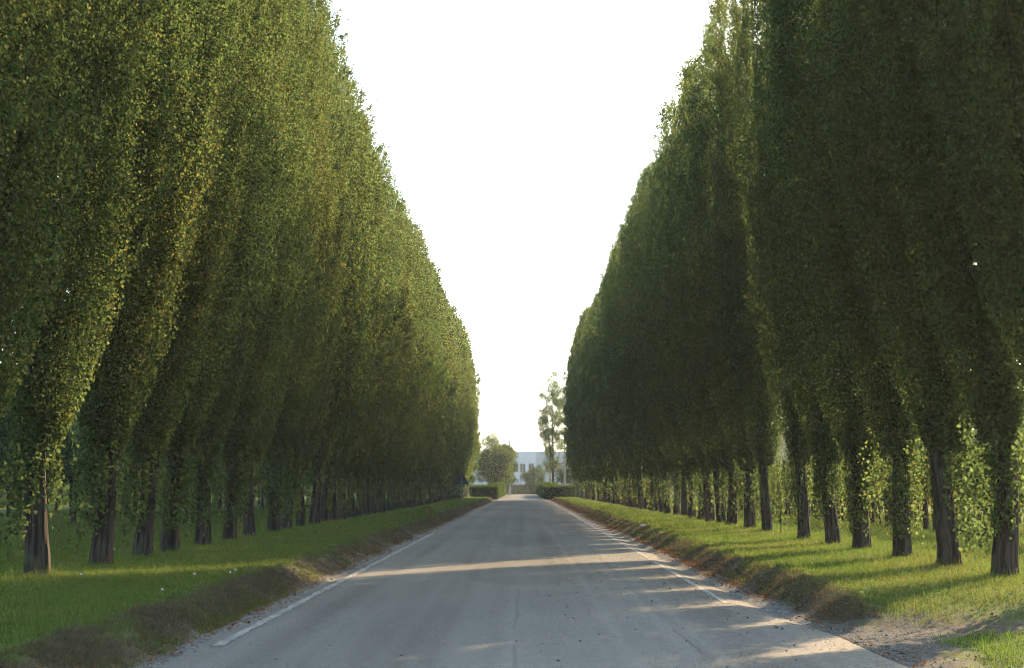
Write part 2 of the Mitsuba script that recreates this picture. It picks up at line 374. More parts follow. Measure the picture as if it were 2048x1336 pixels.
def poplar(rng, n_leaf, size, detail):
    """The parts of one Lombardy poplar: trunk with leader, limbs, crown of upswept plumes, leafy shoots on the trunk."""
    parts = {}
    # upswept plumes; each carries leafy twigs, so that the surface is made of sprays with hollows between them
    N = 125
    z0 = 1.6 + 14.6 * rng.beta(0.8, 1.45, N)
    L = np.minimum(rng.uniform(3.0, 7.5, N), 18.8 - z0)
    az = rng.uniform(0, 2 * np.pi, N)
    q = rng.uniform(0.30, 1.12, N) ** 0.75
    tw = rng.normal(0, 0.25, N)
    wgt = L * (0.45 + env(z0 + 0.6 * L)) * (0.4 + q)
    per_twig = (17, 15, 13)[detail]
    M = int(n_leaf * 0.86 / per_twig)
    b = rng.choice(N, M, p=wgt / wgt.sum())
    t = rng.beta(1.45, 1.0, M)
    z = z0[b] + L[b] * t
    a = az[b] + tw[b] * t
    sd = float(rng.uniform(0, 50))
    ridge = 0.70 + 0.54 * meshkit.noise(np.stack([np.cos(a) * 2.6 + sd, np.sin(a) * 2.6 + sd, z * 0.22], 1))
    rad = env(z) * np.minimum(q[b], 1.06) * (1 - np.exp(-3.2 * t)) * ridge * 1.04
    out = np.stack([np.cos(a), np.sin(a), 0 * a], 1)
    base = out * rad[:, None] + np.stack([0 * z, 0 * z, z], 1) + rng.normal(size=(M, 3)) * (0.15 - 0.09 * t)[:, None]
    d = unit(out * 0.42 + [0, 0, 1.05] + rng.normal(0, 0.34, (M, 3)))
    tl = rng.uniform(0.22, 0.58, M) * (1 + 0.8 * (rng.uniform(0, 1, M) < 0.05))
    u = rng.uniform(0.1, 1, (M, per_twig))
    jit = (0.034, 0.045, 0.06)[detail]
    pos = (base[:, None] + d[:, None] * (u * tl[:, None])[..., None] + rng.normal(0, jit, (M, per_twig, 3))).reshape(-1, 3)
    out = np.repeat(out, per_twig, 0)
    m = n_leaf - len(pos)
    zi = np.where(rng.uniform(0, 1, m) < 0.66, 1.95 + 4.6 * rng.beta(1.05, 1.6, m), rng.uniform(2.0, 16.5, m))
    ri, ai = env(zi) * 0.86 * np.sqrt(rng.uniform(0, 1, m)), rng.uniform(0, 2 * np.pi, m)
    oi = np.stack([np.cos(ai), np.sin(ai), np.zeros(m)], 1)
    pos = np.vstack([pos, oi * ri[:, None] + np.stack([0 * zi, 0 * zi, zi], 1)])
    parts['crown'] = leaves(rng, pos, size, np.vstack([out, oi]), bias=0.45) + ('poplar_leaf',)
    nseg = (28, 16, 9)[detail]
    zt = np.concatenate([[-0.15, 0.0, 0.12, 0.3], np.linspace(0.55, 3.4, (14, 7, 3)[detail]), np.linspace(4.2, 17.5, (10, 6, 4)[detail])])
    rt = np.interp(zt, [-0.15, 0, 0.12, 0.35, 0.9, 1.7, 2.4, 3.2, 5, 9, 14, 19.5], [0.235, 0.212, 0.196, 0.184, 0.170, 0.158, 0.165, 0.157, 0.14, 0.10, 0.06, 0.015])
    bend = np.stack([0.10 * np.sin(zt * 0.5 + rng.uniform(0, 6)), 0.10 * np.sin(zt * 0.45 + rng.uniform(0, 6)), zt], 1)
    bend[:, :2] -= bend[1, :2]
    bend[:4, :2] *= 0.3
    tm, tu = tube(bend, rt, nseg, wob=0.22, seed=int(rng.integers(99)))
    parts['trunk'] = (tm, tu, 'bark')
    if detail < 2:
        for k in range(7 if detail == 0 else 4):
            zz, a = rng.uniform(1.7, 3.6), rng.uniform(0, 2 * np.pi)
            tt = np.linspace(0, 1, 8)
            zl = zz + tt * rng.uniform(5, 8)
            rl = 0.10 + env(zl) * 0.38 * (1 - np.exp(-2.6 * tt))
            lm, lu = tube(np.stack([np.cos(a) * rl, np.sin(a) * rl, zl], 1), np.linspace(0.06, 0.012, 8), 7, wob=0.15)
            parts['limb' if k == 0 else f'limb_{k:03d}'] = (lm, lu, 'bark')
    ns = (70, 46, 24)[detail]
    per = (34, 22, 9)[detail]
    side = rng.uniform(0, 2 * np.pi)
    a = side + rng.normal(0, 1.25, ns)
    top = rng.uniform(1.2, 2.9, ns)
    a, ztop = np.repeat(a, per), np.repeat(top, per)
    tt = rng.uniform(0, 1, ns * per)
    z = ztop - tt * np.repeat(rng.uniform(0.3, 1.5, ns), per)
    z = np.maximum(z, 0.25 + rng.uniform(0, 0.5, len(z)))
    r = 0.23 + np.repeat(rng.gamma(1.6, 0.085, ns), per)
    o = np.stack([np.cos(a), np.sin(a), 0 * a], 1)
    pos = o * r[:, None] + np.stack([0 * z, 0 * z, z], 1) + rng.normal(0, 0.035, (len(z), 3))
    parts['trunk_shoots'] = leaves(rng, pos, (0.072, 0.085, 0.13)[detail], o, bias=0.4) + ('poplar_leaf',)
    return parts


def shapegroup(key, parts, smooth_bark=True):
    g = {'type': 'shapegroup'}
    for k, (m, uv, mat) in parts.items():
        g[k] = mikit.ply(m, mat, smooth=True if mat in ('bark',) else False, uv=uv)
    scene[key] = g


LOD = [(165000, 0.058), (80000, 0.082), (30000, 0.132)]
for lod, (nl, sz) in enumerate(LOD):
    for v in range(3):
        shapegroup(f'poplar_kind_{lod}{v}', poplar(np.random.default_rng(100 + 10 * lod + v), nl, sz, lod))

ORD = ['first', 'second', 'third', 'fourth', 'fifth', 'sixth', 'seventh', 'eighth', 'ninth', 'tenth', 'eleventh', 'twelfth', 'thirteenth', 'fourteenth',
       'fifteenth', 'sixteenth', 'seventeenth', 'eighteenth', 'nineteenth', 'twentieth']
ORD += ['twenty-' + q for q in ORD[:9]] + ['thirtieth'] + ['thirty-' + q for q in ORD[:9]] + ['fortieth'] + ['forty-' + q for q in ORD[:9]] + ['fiftieth'] + ['fifty-' + q for q in ORD[:9]]
left_d = [18.4, 21.1, 23.5, 25.6, 28.2, 30.5, 32.9]
right_d = [18.8, 21.1, 23.8, 26.4, 29.0, 31.6, None, 36.8, 39.2]


def row_x(side, d):
    return -7.1 + 0.25 * (d - 19) / 133 if side < 0 else 7.1 - 0.55 * (d - 19) / 133


trunks = {-1: [], 1: []}
trunk_spots = []


def gap(x, d):
    """Between which poplar trunks of its side a thing stands as the photograph sees it."""
    t = trunks[1 if x > 0 else -1]
    k = sum(q > abs(x) / d for q in t)
    row = 'right' if x > 0 else 'left'
    return f'outside the first {row} poplar' if k == 0 else f'behind the last {row} poplars' if k >= len(t) else f'between {ORD[k - 1]} and {ORD[k]} {row} poplars'


rng = np.random.default_rng(5)
for side in (-1, 1):
    d = list(left_d if side < 0 else right_d)
    step = 2.39 if side < 0 else 2.55
    while d[-1] < 151:
        d.append(d[-1] + step * rng.uniform(0.93, 1.07))
    d = [(q, 'seen') for q in d]
    pre = [16.0, 13.6] if side < 0 else [16.3]
    d = [(q, 'edge') for q in pre] + d
    seen = 0
    row = 'left' if side < 0 else 'right'
    for q, how in d:
        if q is None:
            continue
        lod = 0 if q < 40 else 1 if q < 85 else 2
        key = name_of('poplar_tree')
        x = row_x(side, q) + rng.normal(0, 0.05)
        s = rng.uniform(0.94, 1.05) * float(np.interp(q, [35, 55, 105, 140], [0.98, 0.90, 0.91, 1.0] if side < 0 else [1.0, 0.97, 0.95, 1.0]))
        wide = 0.78 if q in (31.6, 36.8) and side > 0 else rng.uniform(0.84, 1.03)
        scene[key] = {'type': 'instance', 'g': {'type': 'ref', 'id': f'poplar_kind_{lod}{rng.integers(3)}'},
                      'to_world': T().translate([x, q, float(height(x, q))]).rotate([0, 0, 1], float(rng.uniform(0, 360))).scale([wide, wide, s])}
        trunk_spots.append((x, q))
        if how == 'edge':
            lab = (f'poplar at the {row} picture edge showing only its crown' if q > 15 else
                   'nearest left poplar, only dark leaves in the upper left corner')
        else:
            lab = f'tall columnar poplar, {ORD[seen]} trunk from the camera in the {row} row'
        seen += how == 'seen'
        trunks[side].append(abs(x) / q) if how == 'seen' else None
        tag(key, lab, 'tree', 'tall columnar poplars lining the road')

# the young replacement tree in the gap of the right row
rs = np.random.default_rng(8)
z = rs.uniform(0.28, 1.42, 420)
r = 0.13 * np.sin(np.pi * np.clip((z - 0.2) / 1.35, 0, 1)) ** 0.7 * rs.uniform(0.1, 1.1, 420)
a = rs.uniform(0, 2 * np.pi, 420)
o = np.stack([np.cos(a), np.sin(a), 0 * a], 1)
sx, sy = 7.05, 34.6
base = np.array([sx, sy, float(height(sx, sy))])
m, uv = leaves(rs, base + o * r[:, None] + np.stack([0 * z, 0 * z, z], 1), 0.062, o)
put('young_poplar__crown', m, 'poplar_leaf', uv=uv)
m, uv = tube(base + np.array([[0, 0, -0.05], [0.01, 0, 0.3], [-0.005, 0.01, 0.8], [0, 0, 1.4]]), [0.014, 0.012, 0.009, 0.004], 7)
put('young_poplar__trunk', m, 'bark', smooth=True, uv=uv)
tag('young_poplar', 'waist high sapling with sunlit yellow green leaves in the gap of the right row', 'sapling')


# ------------------------------------------------------------------ vineyard behind the right row
def blob_leaves(rng, n, centre, radii, size, squash=1.0, power=0.5):
    v = unit(rng.normal(size=(n, 3)))
    p = v * (rng.uniform(0.25, 1, (n, 1)) ** power) * radii + centre
    return p, v


def vine(rng, detail):
    parts = {}
    n = (620, 260)[detail]
    x = rng.normal(0, 0.22, n)
    y = rng.uniform(-0.75, 0.75, n)
    z = 0.75 + 1.75 * rng.beta(1.6, 1.3, n)
    drop = rng.uniform(0, 1, n) < 0.2
    z[drop] -= rng.uniform(0, 0.6, drop.sum())
    pos = np.stack([x, y, z], 1)
    m, uv = leaves(rng, pos, (0.095, 0.16)[detail], unit(np.stack([x, 0 * y, 0.2 + 0 * z], 1)), width=1.0, bias=0.4)
    parts['foliage'] = (m, uv, 'vine_leaf')
    m, uv = tube(np.array([[0, 0, -0.05], [0.02, 0.03, 0.4], [-0.03, 0.02, 0.8], [0.01, -0.02, 1.3], [0.0, 0.1, 1.9]]), [0.045, 0.036, 0.03, 0.025, 0.012], 7, wob=0.2)
    parts['stem'] = (m, uv, 'bark')
    return parts


for v in range(3):
    shapegroup(f'vine_kind_{v}', vine(np.random.default_rng(300 + v), 0))
m, uv = tube(np.array([[0, 0, -0.1], [0.01, 0, 0.9], [0, 0.01, 1.8], [0, 0, 2.5]]), [0.095, 0.085, 0.078, 0.07], 10, wob=0.12)
scene['vine_post_kind'] = {'type': 'shapegroup', 'post': mikit.ply(m, 'bark', smooth=True, uv=uv)}
rng = np.random.default_rng(9)
for k, (x, d0, d1) in enumerate([(11.9, 26.1, 82), (14.7, 34, 96), (17.5, 42, 104)]):
    where = ('nearest vine row', 'second vine row', 'third vine row')[k]
    q, c = d0, 0
    while q < d1:
        if c % 3 == 0:
            key = name_of('vineyard_post')
            scene[key] = {'type': 'instance', 'g': {'type': 'ref', 'id': 'vine_post_kind'}, 'to_world': T().translate([x, q, float(height(x, q))]).rotate([0, 0, 1], float(rng.uniform(0, 360)))}
            tag(key, f'dark wooden post in the {where}, seen {gap(x, q)}', 'post', 'wooden posts in the vineyard')
        else:
            key = name_of('grapevine')
            xx = x + rng.normal(0, 0.05)
            s = rng.uniform(0.92, 1.08)
            scene[key] = {'type': 'instance', 'g': {'type': 'ref', 'id': f'vine_kind_{rng.integers(3)}'},
                          'to_world': T().translate([xx, q, float(height(xx, q))]).rotate([0, 0, 1], float(rng.choice([0, 180]) + rng.normal(0, 8))).scale([s, s, s])}
            tag(key, f'backlit grapevine in the {where}, seen {gap(xx, q)}', 'grapevine', 'grapevines in rows on the right')
        q += 2.8 / 3 * rng.uniform(0.9, 1.1)
        c += 1


# ------------------------------------------------------------------ generic broad trees, shrubs and hedges
def broad_tree(rng, H, crown_base, R, n, size, mat, trunk_r=0.14, clumps=26, flat=1.0, sigma=0.42):
    """Trunk, limbs and a crown of leaf clumps."""
    parts = {}
    ch = H - crown_base
    cen = np.array([0, 0, crown_base + ch * 0.5])
    v = unit(rng.normal(size=(clumps, 3)))
    c = cen + v * rng.uniform(0.45, 0.95, (clumps, 1)) * [R, R, ch * 0.5 * flat]
    rad = rng.uniform(0.6, 1.25, clumps) * sigma * R * 0.55
    w = rad ** 2
    b = rng.choice(clumps, n, p=w / w.sum())
    d = unit(rng.normal(size=(n, 3)))
    pos = c[b] + d * rad[b][:, None] * rng.uniform(0.2, 1.15, (n, 1)) ** 0.6
    pos[:, 2] = np.maximum(pos[:, 2], crown_base * 0.8)
    m, uv = leaves(rng, pos, size, d, bias=0.5)
    parts['crown'] = (m, uv, mat)
    zz = np.array([-0.1, 0.2, crown_base * 0.6, crown_base + ch * 0.35, crown_base + ch * 0.8])
    m, uv = tube(np.stack([0.04 * np.sin(zz * 2), 0.04 * np.cos(zz * 1.7), zz], 1), np.array([1.35, 1.0, 0.85, 0.6, 0.15]) * trunk_r, 9, wob=0.15)
    parts['trunk'] = (m, uv, 'bark')
    for k in range(4):
        e = c[k * 3 % clumps]
        s = np.array([0, 0, crown_base * rng.uniform(0.75, 1.1)])
        m, uv = tube(np.array([s, s * 0.6 + e * 0.4 + [0, 0, 0.15], e]), np.array([0.5, 0.33, 0.12]) * trunk_r, 6)
        parts['limb' if k == 0 else f'limb_{k:03d}'] = (m, uv, 'bark')
    return parts


def place_parts(base, parts, at, rot=0.0, s=1.0):
    key = name_of(base)
    labels[key] = {}
    M = T().translate([float(at[0]), float(at[1]), float(at[2])]).rotate([0, 0, 1], rot).scale([s, s, s])
    for k, (m, uv, mat) in parts.items():
        scene[f'{key}__{k}'] = mikit.ply(m, mat, smooth=mat == 'bark', uv=uv, to_world=M)
    return key


# orchard beyond the left row
for v in range(2):
    shapegroup(f'orchard_kind_{v}', broad_tree(np.random.default_rng(400 + v), 3.7, 1.25, 1.35, 2600, 0.15, 'orchard_leaf', 0.085, 22, sigma=0.7))
rng = np.random.default_rng(12)
for k, (x, d0, d1) in enumerate([(-15.6, 37.2, 100), (-19.6, 46, 112), (-24, 52, 120)]):
    q = d0
    while q < d1:
        key = name_of('orchard_tree')
        xx, s = x + rng.normal(0, 0.15), rng.uniform(0.85, 1.12)
        scene[key] = {'type': 'instance', 'g': {'type': 'ref', 'id': f'orchard_kind_{rng.integers(2)}'},
                      'to_world': T().translate([xx, q, float(height(xx, q))]).rotate([0, 0, 1], float(rng.uniform(0, 360))).scale([s, s, s])}
        tag(key, f"shaded fruit tree in the {('front', 'middle', 'rearmost')[k]} orchard row, seen {gap(xx, q)}", 'fruit tree', 'orchard trees on the left')
        q += 3.0 * rng.uniform(0.9, 1.1)


def px(u, v, d):
    """World point at forward distance d seen at pixel (u, v) of the 2048-pixel photograph (level approximation)."""
    return np.array([(u - 1045) / 2500.0 * d, d, 1.6 + (973 - v) / 2500.0 * d])


rng = np.random.default_rng(20)
k = place_parts('broadleaf_tree', broad_tree(np.random.default_rng(21), 9.6, 0.9, 3.5, 30000, 0.18, 'broad_leaf', 0.2, 60, sigma=0.5), (-4.4, 205, 0.2))
tag(k, 'round leafy tree with some orange leaves behind the left hedge', 'tree')
k = place_parts('broadleaf_tree', broad_tree(np.random.default_rng(22), 8.6, 1.2, 2.2, 7000, 0.28, 'broad_leaf', 0.16, 30, sigma=0.65), (-7.9, 172, 0.2))
tag(k, 'smaller yellow green tree tucked against the end of the left poplar row', 'tree')
k = place_parts('broadleaf_tree', broad_tree(np.random.default_rng(23), 9.2, 1.4, 2.2, 7000, 0.30, 'orchard_leaf', 0.16, 30, sigma=0.65), (-3.4, 222, 0.2))
tag(k, 'darker tree leaning over the lamp post in front of the white building', 'tree')
# tall thin tree on the right
tt = np.random.default_rng(24)
tall = broad_tree(tt, 19.8, 3.2, 2.3, 14000, 0.19, 'broad_leaf', 0.22, 240, sigma=0.40)
k = place_parts('tall_tree', tall, (4.6, 190, 0.2))
tag(k, 'tall slim airy tree with bare lower trunk at the end of the right row', 'tree')
k = place_parts('broadleaf_tree', broad_tree(np.random.default_rng(25), 5.9, 0.1, 2.4, 16000, 0.20, 'orchard_leaf', 0.12, 40, sigma=0.6), (2.35, 252, 0.0))
tag(k, 'dense dark bush tree standing before the white building at the road end', 'tree')
k = place_parts('broadleaf_tree', broad_tree(np.random.default_rng(26), 8.0, 1.0, 2.6, 7000, 0.30, 'broad_leaf', 0.15, 30, sigma=0.65), (8.4, 205, 0.2))
tag(k, 'yellowing tree behind the utility pole at the end of the right row', 'tree')
k = place_parts('broadleaf_tree', broad_tree(np.random.default_rng(27), 9.0, 1.0, 3.2, 7000, 0.30, 'broad_leaf', 0.15, 30, sigma=0.65), (-11, 190, 0.2))
tag(k, 'broad tree mostly hidden behind the far end of the left row', 'tree')
k = place_parts('broadleaf_tree', broad_tree(np.random.default_rng(28), 9.0, 1.0, 3.2, 7000, 0.30, 'broad_leaf', 0.15, 30, sigma=0.65), (13, 200, 0.2))
tag(k, 'broad tree mostly hidden behind the far end of the right row', 'tree')


def hedge(base, x0, x1, y0, y1, h, n, size, label, z0=0.2, seed=0, mat='hedge_leaf', lump=0.0):
    r = np.random.default_rng(seed)
    key = name_of(base)
    labels[key] = {}
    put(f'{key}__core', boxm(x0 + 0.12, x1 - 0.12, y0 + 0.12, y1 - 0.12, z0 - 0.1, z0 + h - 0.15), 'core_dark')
    A = np.array([(x1 - x0) * h, (x1 - x0) * h * 0.3, (y1 - y0) * h, (y1 - y0) * h, (x1 - x0) * (y1 - y0)])
    f = r.choice(5, n, p=A / A.sum())
    u, v, w = r.uniform(0, 1, n), r.uniform(0, 1, n), r.normal(0, 0.05, n)
    P = np.zeros((n, 3))
    O = np.zeros((n, 3))
    X, Yv, Z = x0 + u * (x1 - x0), y0 + u * (y1 - y0), z0 + v * h
    for c, (p, o) in enumerate([((X, y0 + w, Z), (0, -1, 0)), ((X, y1 + w, Z), (0, 1, 0)), ((x0 + w, Yv, Z), (-1, 0, 0)), ((x1 + w, Yv, Z), (1, 0, 0)),
                                ((X, y0 + v * (y1 - y0), z0 + h + w), (0, 0, 1))]):
        s = f == c
        P[s] = np.stack(np.broadcast_arrays(*p), 1)[s]
        O[s] = o
    P += 0.10 * (np.stack([meshkit.noise(P * 1.5, q) for q in range(3)], 1) - 0.5)
    if lump:
        P[:, 2] += lump * (meshkit.noise(P * 0.45, 5) - 0.3) * (v > 0.6)
    m, uv = leaves(r, P, size, O, bias=0.6)
    put(f'{key}__foliage', m, mat, uv=uv)
    tag(key, label, 'hedge')
    return key


hedge('hedge', -6.4, -3.0, 155, 157.2, 1.42, 6000, 0.10, 'square clipped dark hedge end facing the camera left of the road', seed=1)
hedge('hedge', -4.4, -2.95, 157.4, 222, 1.7, 12000, 0.16, 'long sunlit hedge running along the left road edge beyond the clipped hedge', seed=2, lump=0.5)
hedge('hedge', 2.55, 6.6, 155, 157.2, 1.42, 7000, 0.10, 'square clipped dark hedge end facing the camera right of the road', seed=3)
hedge('hedge', 2.55, 4.4, 157.4, 228, 1.75, 12000, 0.16, 'long hedge running along the right road edge behind the clipped hedge', seed=4, lump=0.6)
hedge('hedge', -12, 12, 266, 267.6, 1.9, 9000, 0.24, 'low dark hedge in front of the white building', z0=0.0, seed=5, mat='orchard_leaf')


# ------------------------------------------------------------------ white building at the end of the road
def building():
    key = 'white_building'
    labels[key] = {}
    C = np.array([3.2, 300.0])                         # the corner nearest the road
    ang = math.radians(38)
    ul = np.array([-math.cos(ang), math.sin(ang)])     # along the left front
    ur = np.array([math.cos(math.radians(10)), math.sin(math.radians(10))])
    H = 10.0

    def front(o, u, a0, a1, z0, z1, t0, t1):
        """A slab on a front: along u from a0 to a1, in height z0..z1, from t0 to t1 outward (towards the camera)."""
        n = np.array([u[1], -u[0]])
        n = n if n[1] < 0 else -n
        p = [o + u * a + n * t for a in (a0, a1) for t in (t0, t1)]
        v = [[*q, z] for q in p for z in (z0, z1)]
        return trimesh.convex.convex_hull(np.array(v))

    # roofline of the left front falls gently in an arc
    n = np.array([ul[1], -ul[0]])
    n = n if n[1] < 0 else -n
    pts = []
    for a_ in np.linspace(0, 26, 14):
        z = H - 0.0009 * a_ ** 2
        for t in (0, -14):
            for zz in (0, z):
                pts.append([*(C + ul * a_ + n * t), zz])
    put(f'{key}__wall', trimesh.convex.convex_hull(np.array(pts)), 'wall_white')
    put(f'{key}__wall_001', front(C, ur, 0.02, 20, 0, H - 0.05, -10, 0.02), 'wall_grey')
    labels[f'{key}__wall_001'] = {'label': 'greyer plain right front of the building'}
    put(f'{key}__cornice', front(C, ul, 0, 26, H * 0.755, H * 0.755 + 0.12, 0.0, 0.09), 'trim_grey')
    put(f'{key}__corner_trim', front(C, ul, -0.12, 0.25, 0, H + 0.02, 0.0, 0.07), 'trim_grey')
    k = 0

    def lat(zx):                     # distance along the left front at which the zoomed photograph column zx is seen
        s = (930 + zx * 0.1198 - 1045) / 2500.0
        return (s * C[1] - C[0]) / (ul[0] - s * ul[1])
    wins = [(1152, 1062, 5.0, 7.1), (1010, 922, 5.0, 7.05), (893, 855, 5.0, 7.0), (838, 812, 5.0, 6.95), (795, 770, 5.0, 6.95),
            (950, 922, 2.5, 3.45), (902, 862, 2.5, 3.4), (846, 820, 2.5, 3.4), (806, 786, 2.5, 3.4)]
    for (za, zb, z0, z1) in wins:
        a0, a1 = lat(za), lat(zb)
        w = f'{key}__window' + ('' if k == 0 else f'_{k:03d}')
        fr = [front(C, ul, a0 - 0.06, a0 + 0.06, z0 - .05, z1 + .05, 0, 0.1), front(C, ul, a1 - 0.06, a1 + 0.06, z0 - .05, z1 + .05, 0, 0.1),
              front(C, ul, a0 + 0.06, a1 - 0.06, z1 - 0.05, z1 + .05, 0, 0.095), front(C, ul, a0 + 0.06, a1 - 0.06, z0 - .05, z0 + 0.05, 0, 0.095)]
        if a1 - a0 > 1.6:
            am = (a0 + a1) / 2
            fr.append(front(C, ul, am - 0.05, am + 0.05, z0 + 0.05, z1 - 0.05, 0, 0.09))
        put(f'{w}__frame', trimesh.util.concatenate(fr), 'trim_grey')
        put(f'{w}__pane', front(C, ul, a0 + 0.06, a1 - 0.06, z0 + 0.05, z1 - 0.05, 0.01, 0.035), 'window_blue' if za == 902 else 'window_glass')
        k += 1
    # brown timber canopy on the right front
    put(f'{key}__canopy', front(C, ur, 1.8, 6.4, 6.95, 7.2, 0.03, 2.2), 'wood_brown')
    put(f'{key}__canopy_post', front(C, ur, 2.9, 3.2, 0, 6.95, 1.7, 2.0), 'wood_brown')
    put(f'{key}__shutter_door', front(C, ur, 2.2, 6.2, 5.0, 6.93, 0.03, 0.12), 'roof_red')
    labels[f'{key}__shutter_door'] = {'label': 'reddish brown panel under the canopy'}
    em = trimesh.creation.cylinder(radius=0.28, height=0.1, sections=20)
    em.apply_transform(trimesh.transformations.rotation_matrix(np.pi / 2, [1, 0, 0]))
    q = C + ul * lat(1020) + n * 0.1
    em.apply_translation([*q, 1.6 + (1027 - 545) * 0.1198 / 2500 * q[1]])
    put(f'{key}__wall_lamp', em, 'trim_grey')
    tag(key, 'white two storey building with dark windows at the end of the road', 'building')


building()


# ------------------------------------------------------------------ poles, sign, hooked pipe
def lathe(profile, n=16):
    return trimesh.creation.revolve(np.array(profile), sections=n)


m, uv = tube(np.array([[-2.35, 226, -0.1], [-2.35, 226, 5], [-2.35, 226, 9.9]]), [0.20, 0.15, 0.10], 12)
put('lamp_post__pole', m, 'concrete', smooth=30)
m, uv = tube(np.array([[-2.4, 226, 7.9], [-3.2, 225.8, 8.15], [-4.1, 225.6, 8.5]]), [0.045, 0.04, 0.035], 8)
put('lamp_post__arm', m, 'lamp_white', smooth=30)
hd = trimesh.creation.icosphere(subdivisions=2)
hd.apply_scale([0.48, 0.16, 0.10])
hd.apply_transform(trimesh.transformations.rotation_matrix(math.radians(22), [0, 1, 0]))
hd.apply_translation([-4.5, 225.6, 8.66])
put('lamp_post__lamp_head', hd, 'lamp_white', smooth=True)
tag('lamp_post', 'grey concrete lamp post with white arm rising out of the left trees', 'lamp post')
m, uv = tube(np.array([[6.65, 199, -0.1], [6.65, 199, 4.5], [6.65, 199, 9.2]]), [0.17, 0.14, 0.10], 12)
put('utility_pole', m, 'concrete', smooth=30)
tag('utility_pole', 'pale concrete pole behind the right hedge at the end of the poplars', 'pole')

SX, SY = -3.27, 67.0
sz = float(height(SX, SY))
m, _ = tube(np.array([[SX, SY, -0.1], [SX, SY, 1.2], [SX, SY, 2.42]]), [0.03, 0.03, 0.03], 10)
put('road_sign__pole', m, 'steel', smooth=30)
from shapely.geometry import Polygon
tri = Polygon([(-0.36, 0), (0.36, 0), (0, 0.63)]).buffer(0.045)
pl = trimesh.creation.extrude_polygon(tri, 0.012, engine='earcut')
pl.apply_transform(trimesh.transformations.rotation_matrix(np.pi / 2, [1, 0, 0]))
pl.apply_translation([SX, SY + 0.055, 1.74])
put('road_sign__plate', pl, 'sign_back')
rim = trimesh.creation.extrude_polygon(tri.difference(tri.buffer(-0.02)), 0.02, engine='earcut')
rim.apply_transform(trimesh.transformations.rotation_matrix(np.pi / 2, [1, 0, 0]))
rim.apply_translation([SX, SY + 0.041, 1.74])
put('road_sign__rim', rim, 'steel')
for q, zz in enumerate((1.86, 2.14)):
    put('road_sign__bracket' + ('' if q == 0 else '_001'), boxm(SX - 0.12, SX + 0.12, SY + 0.031, SY + 0.041, zz, zz + 0.035), 'steel')
tag('road_sign', 'triangular road sign seen from its dark back on the left bank', 'road sign')

hx, hy = -4.22, 58.0
hz = float(height(hx, hy))
th = np.linspace(0, np.pi * 0.86, 14)
arc = np.stack([hx - 0.2 + 0.2 * np.cos(th), np.full(14, hy), hz + 0.2 + 0.17 * np.sin(th)], 1)
arc = np.vstack([[[hx + 0.01, hy, hz - 0.15]], [[hx + 0.004, hy, hz + 0.05]], arc])
m, _ = tube(arc, 0.038, 12)
put('hooked_pipe', m, 'rust', smooth=40)
tag('hooked_pipe', 'rusty red pipe bent over like a hook at the edge of the left bank', 'pipe')

# crumpled scrap on the right bank
lm = trimesh.creation.icosphere(subdivisions=3)
lm.vertices *= (1 + 0.9 * (meshkit.noise(lm.vertices * 2.6, 3) - 0.5))[:, None]
lm.apply_scale([0.09, 0.06, 0.04])
lx, ly = 3.95, 41.5
lm.apply_translation([lx, ly, float(height(lx, ly)) + 0.10])
put('litter_scrap', lm, 'litter_mat')
tag('litter_scrap', 'crumpled pale pink scrap of litter lying on the right bank', 'litter')

# dandelion clocks on the left verge
rng = np.random.default_rng(31)
for n_, (u, v) in enumerate([(173, 1149), (237, 1100), (468, 1141), (478, 1140), (365, 1076), (335, 1164), (397, 1146), (512, 1067)]):
    d = 1.33 * 2500 / (v - 973) * 0.9
    x = (u - 1045) / 2500 * d
    z = float(height(x, d))
    key = name_of('dandelion')
    labels[key] = {}
    h = rng.uniform(0.11, 0.17)
    m, _ = tube(np.array([[x, d, z - 0.02], [x + 0.01, d, z + h * 0.5], [x, d, z + h]]), 0.003, 6)
    put(f'{key}__stem', m, 'dandelion_stem', smooth=True)
    b = trimesh.creation.icosphere(subdivisions=2, radius=0.015)
    b.vertices *= (1 + 0.35 * (rng.uniform(size=len(b.vertices)) - 0.5))[:, None]
    b.apply_translation([x, d, z + h])
    put(f'{key}__seed_head', b, 'dandelion_fluff')
    tag(key, 'white dandelion clock on a thin stem in the left grass verge', 'dandelion', 'dandelion clocks in the left verge')


# ------------------------------------------------------------------ ground cover
def green_ok(x, y, rng):
    """The share of grass that grows at a spot: 1 on the verge, 0 on the road, bank foot and trodden earth."""
    w = nz(x, y, 1.3, 50)
    w2 = nz(x, y, 4.5, 51)
    k = sstep(3.85, 4.15, np.abs(x) + w * 0.5 + w2 * 0.2)
    tr = (x > 0) * (1 - sstep(14.4, 15.3, y + w)) * (1 - sstep(8.5, 12.5, x + w * 2))
    patch = sstep(0.40, 0.62, sstep(3.7, 5.0, x + w * 1.6 - np.maximum(11.2 - y, 0) * 0.35) * sstep(10.3, 11.1, y + w) * (1 - sstep(13.4, 14.3, y + w)) + w2 * 0.7)
    k = k * (1 - tr) + tr * patch * 0.8
    return k


rng = np.random.default_rng(40)


def scatter(n, x0, x1, y0, y1):
    """Roots over both verges between these distances from the axis, only where the picture or a step to the side could see them."""
    y = rng.uniform(y0, y1, n)
    x = (x0 + (1.9 * x1 - x0) * rng.beta(1.0, 1.9, n)) * rng.choice([-1, 1], n)
    ok = np.abs(x) + 2.5 * rng.uniform(-1, 1, n) < 0.6 * y + 5.0
    return x[ok], y[ok]


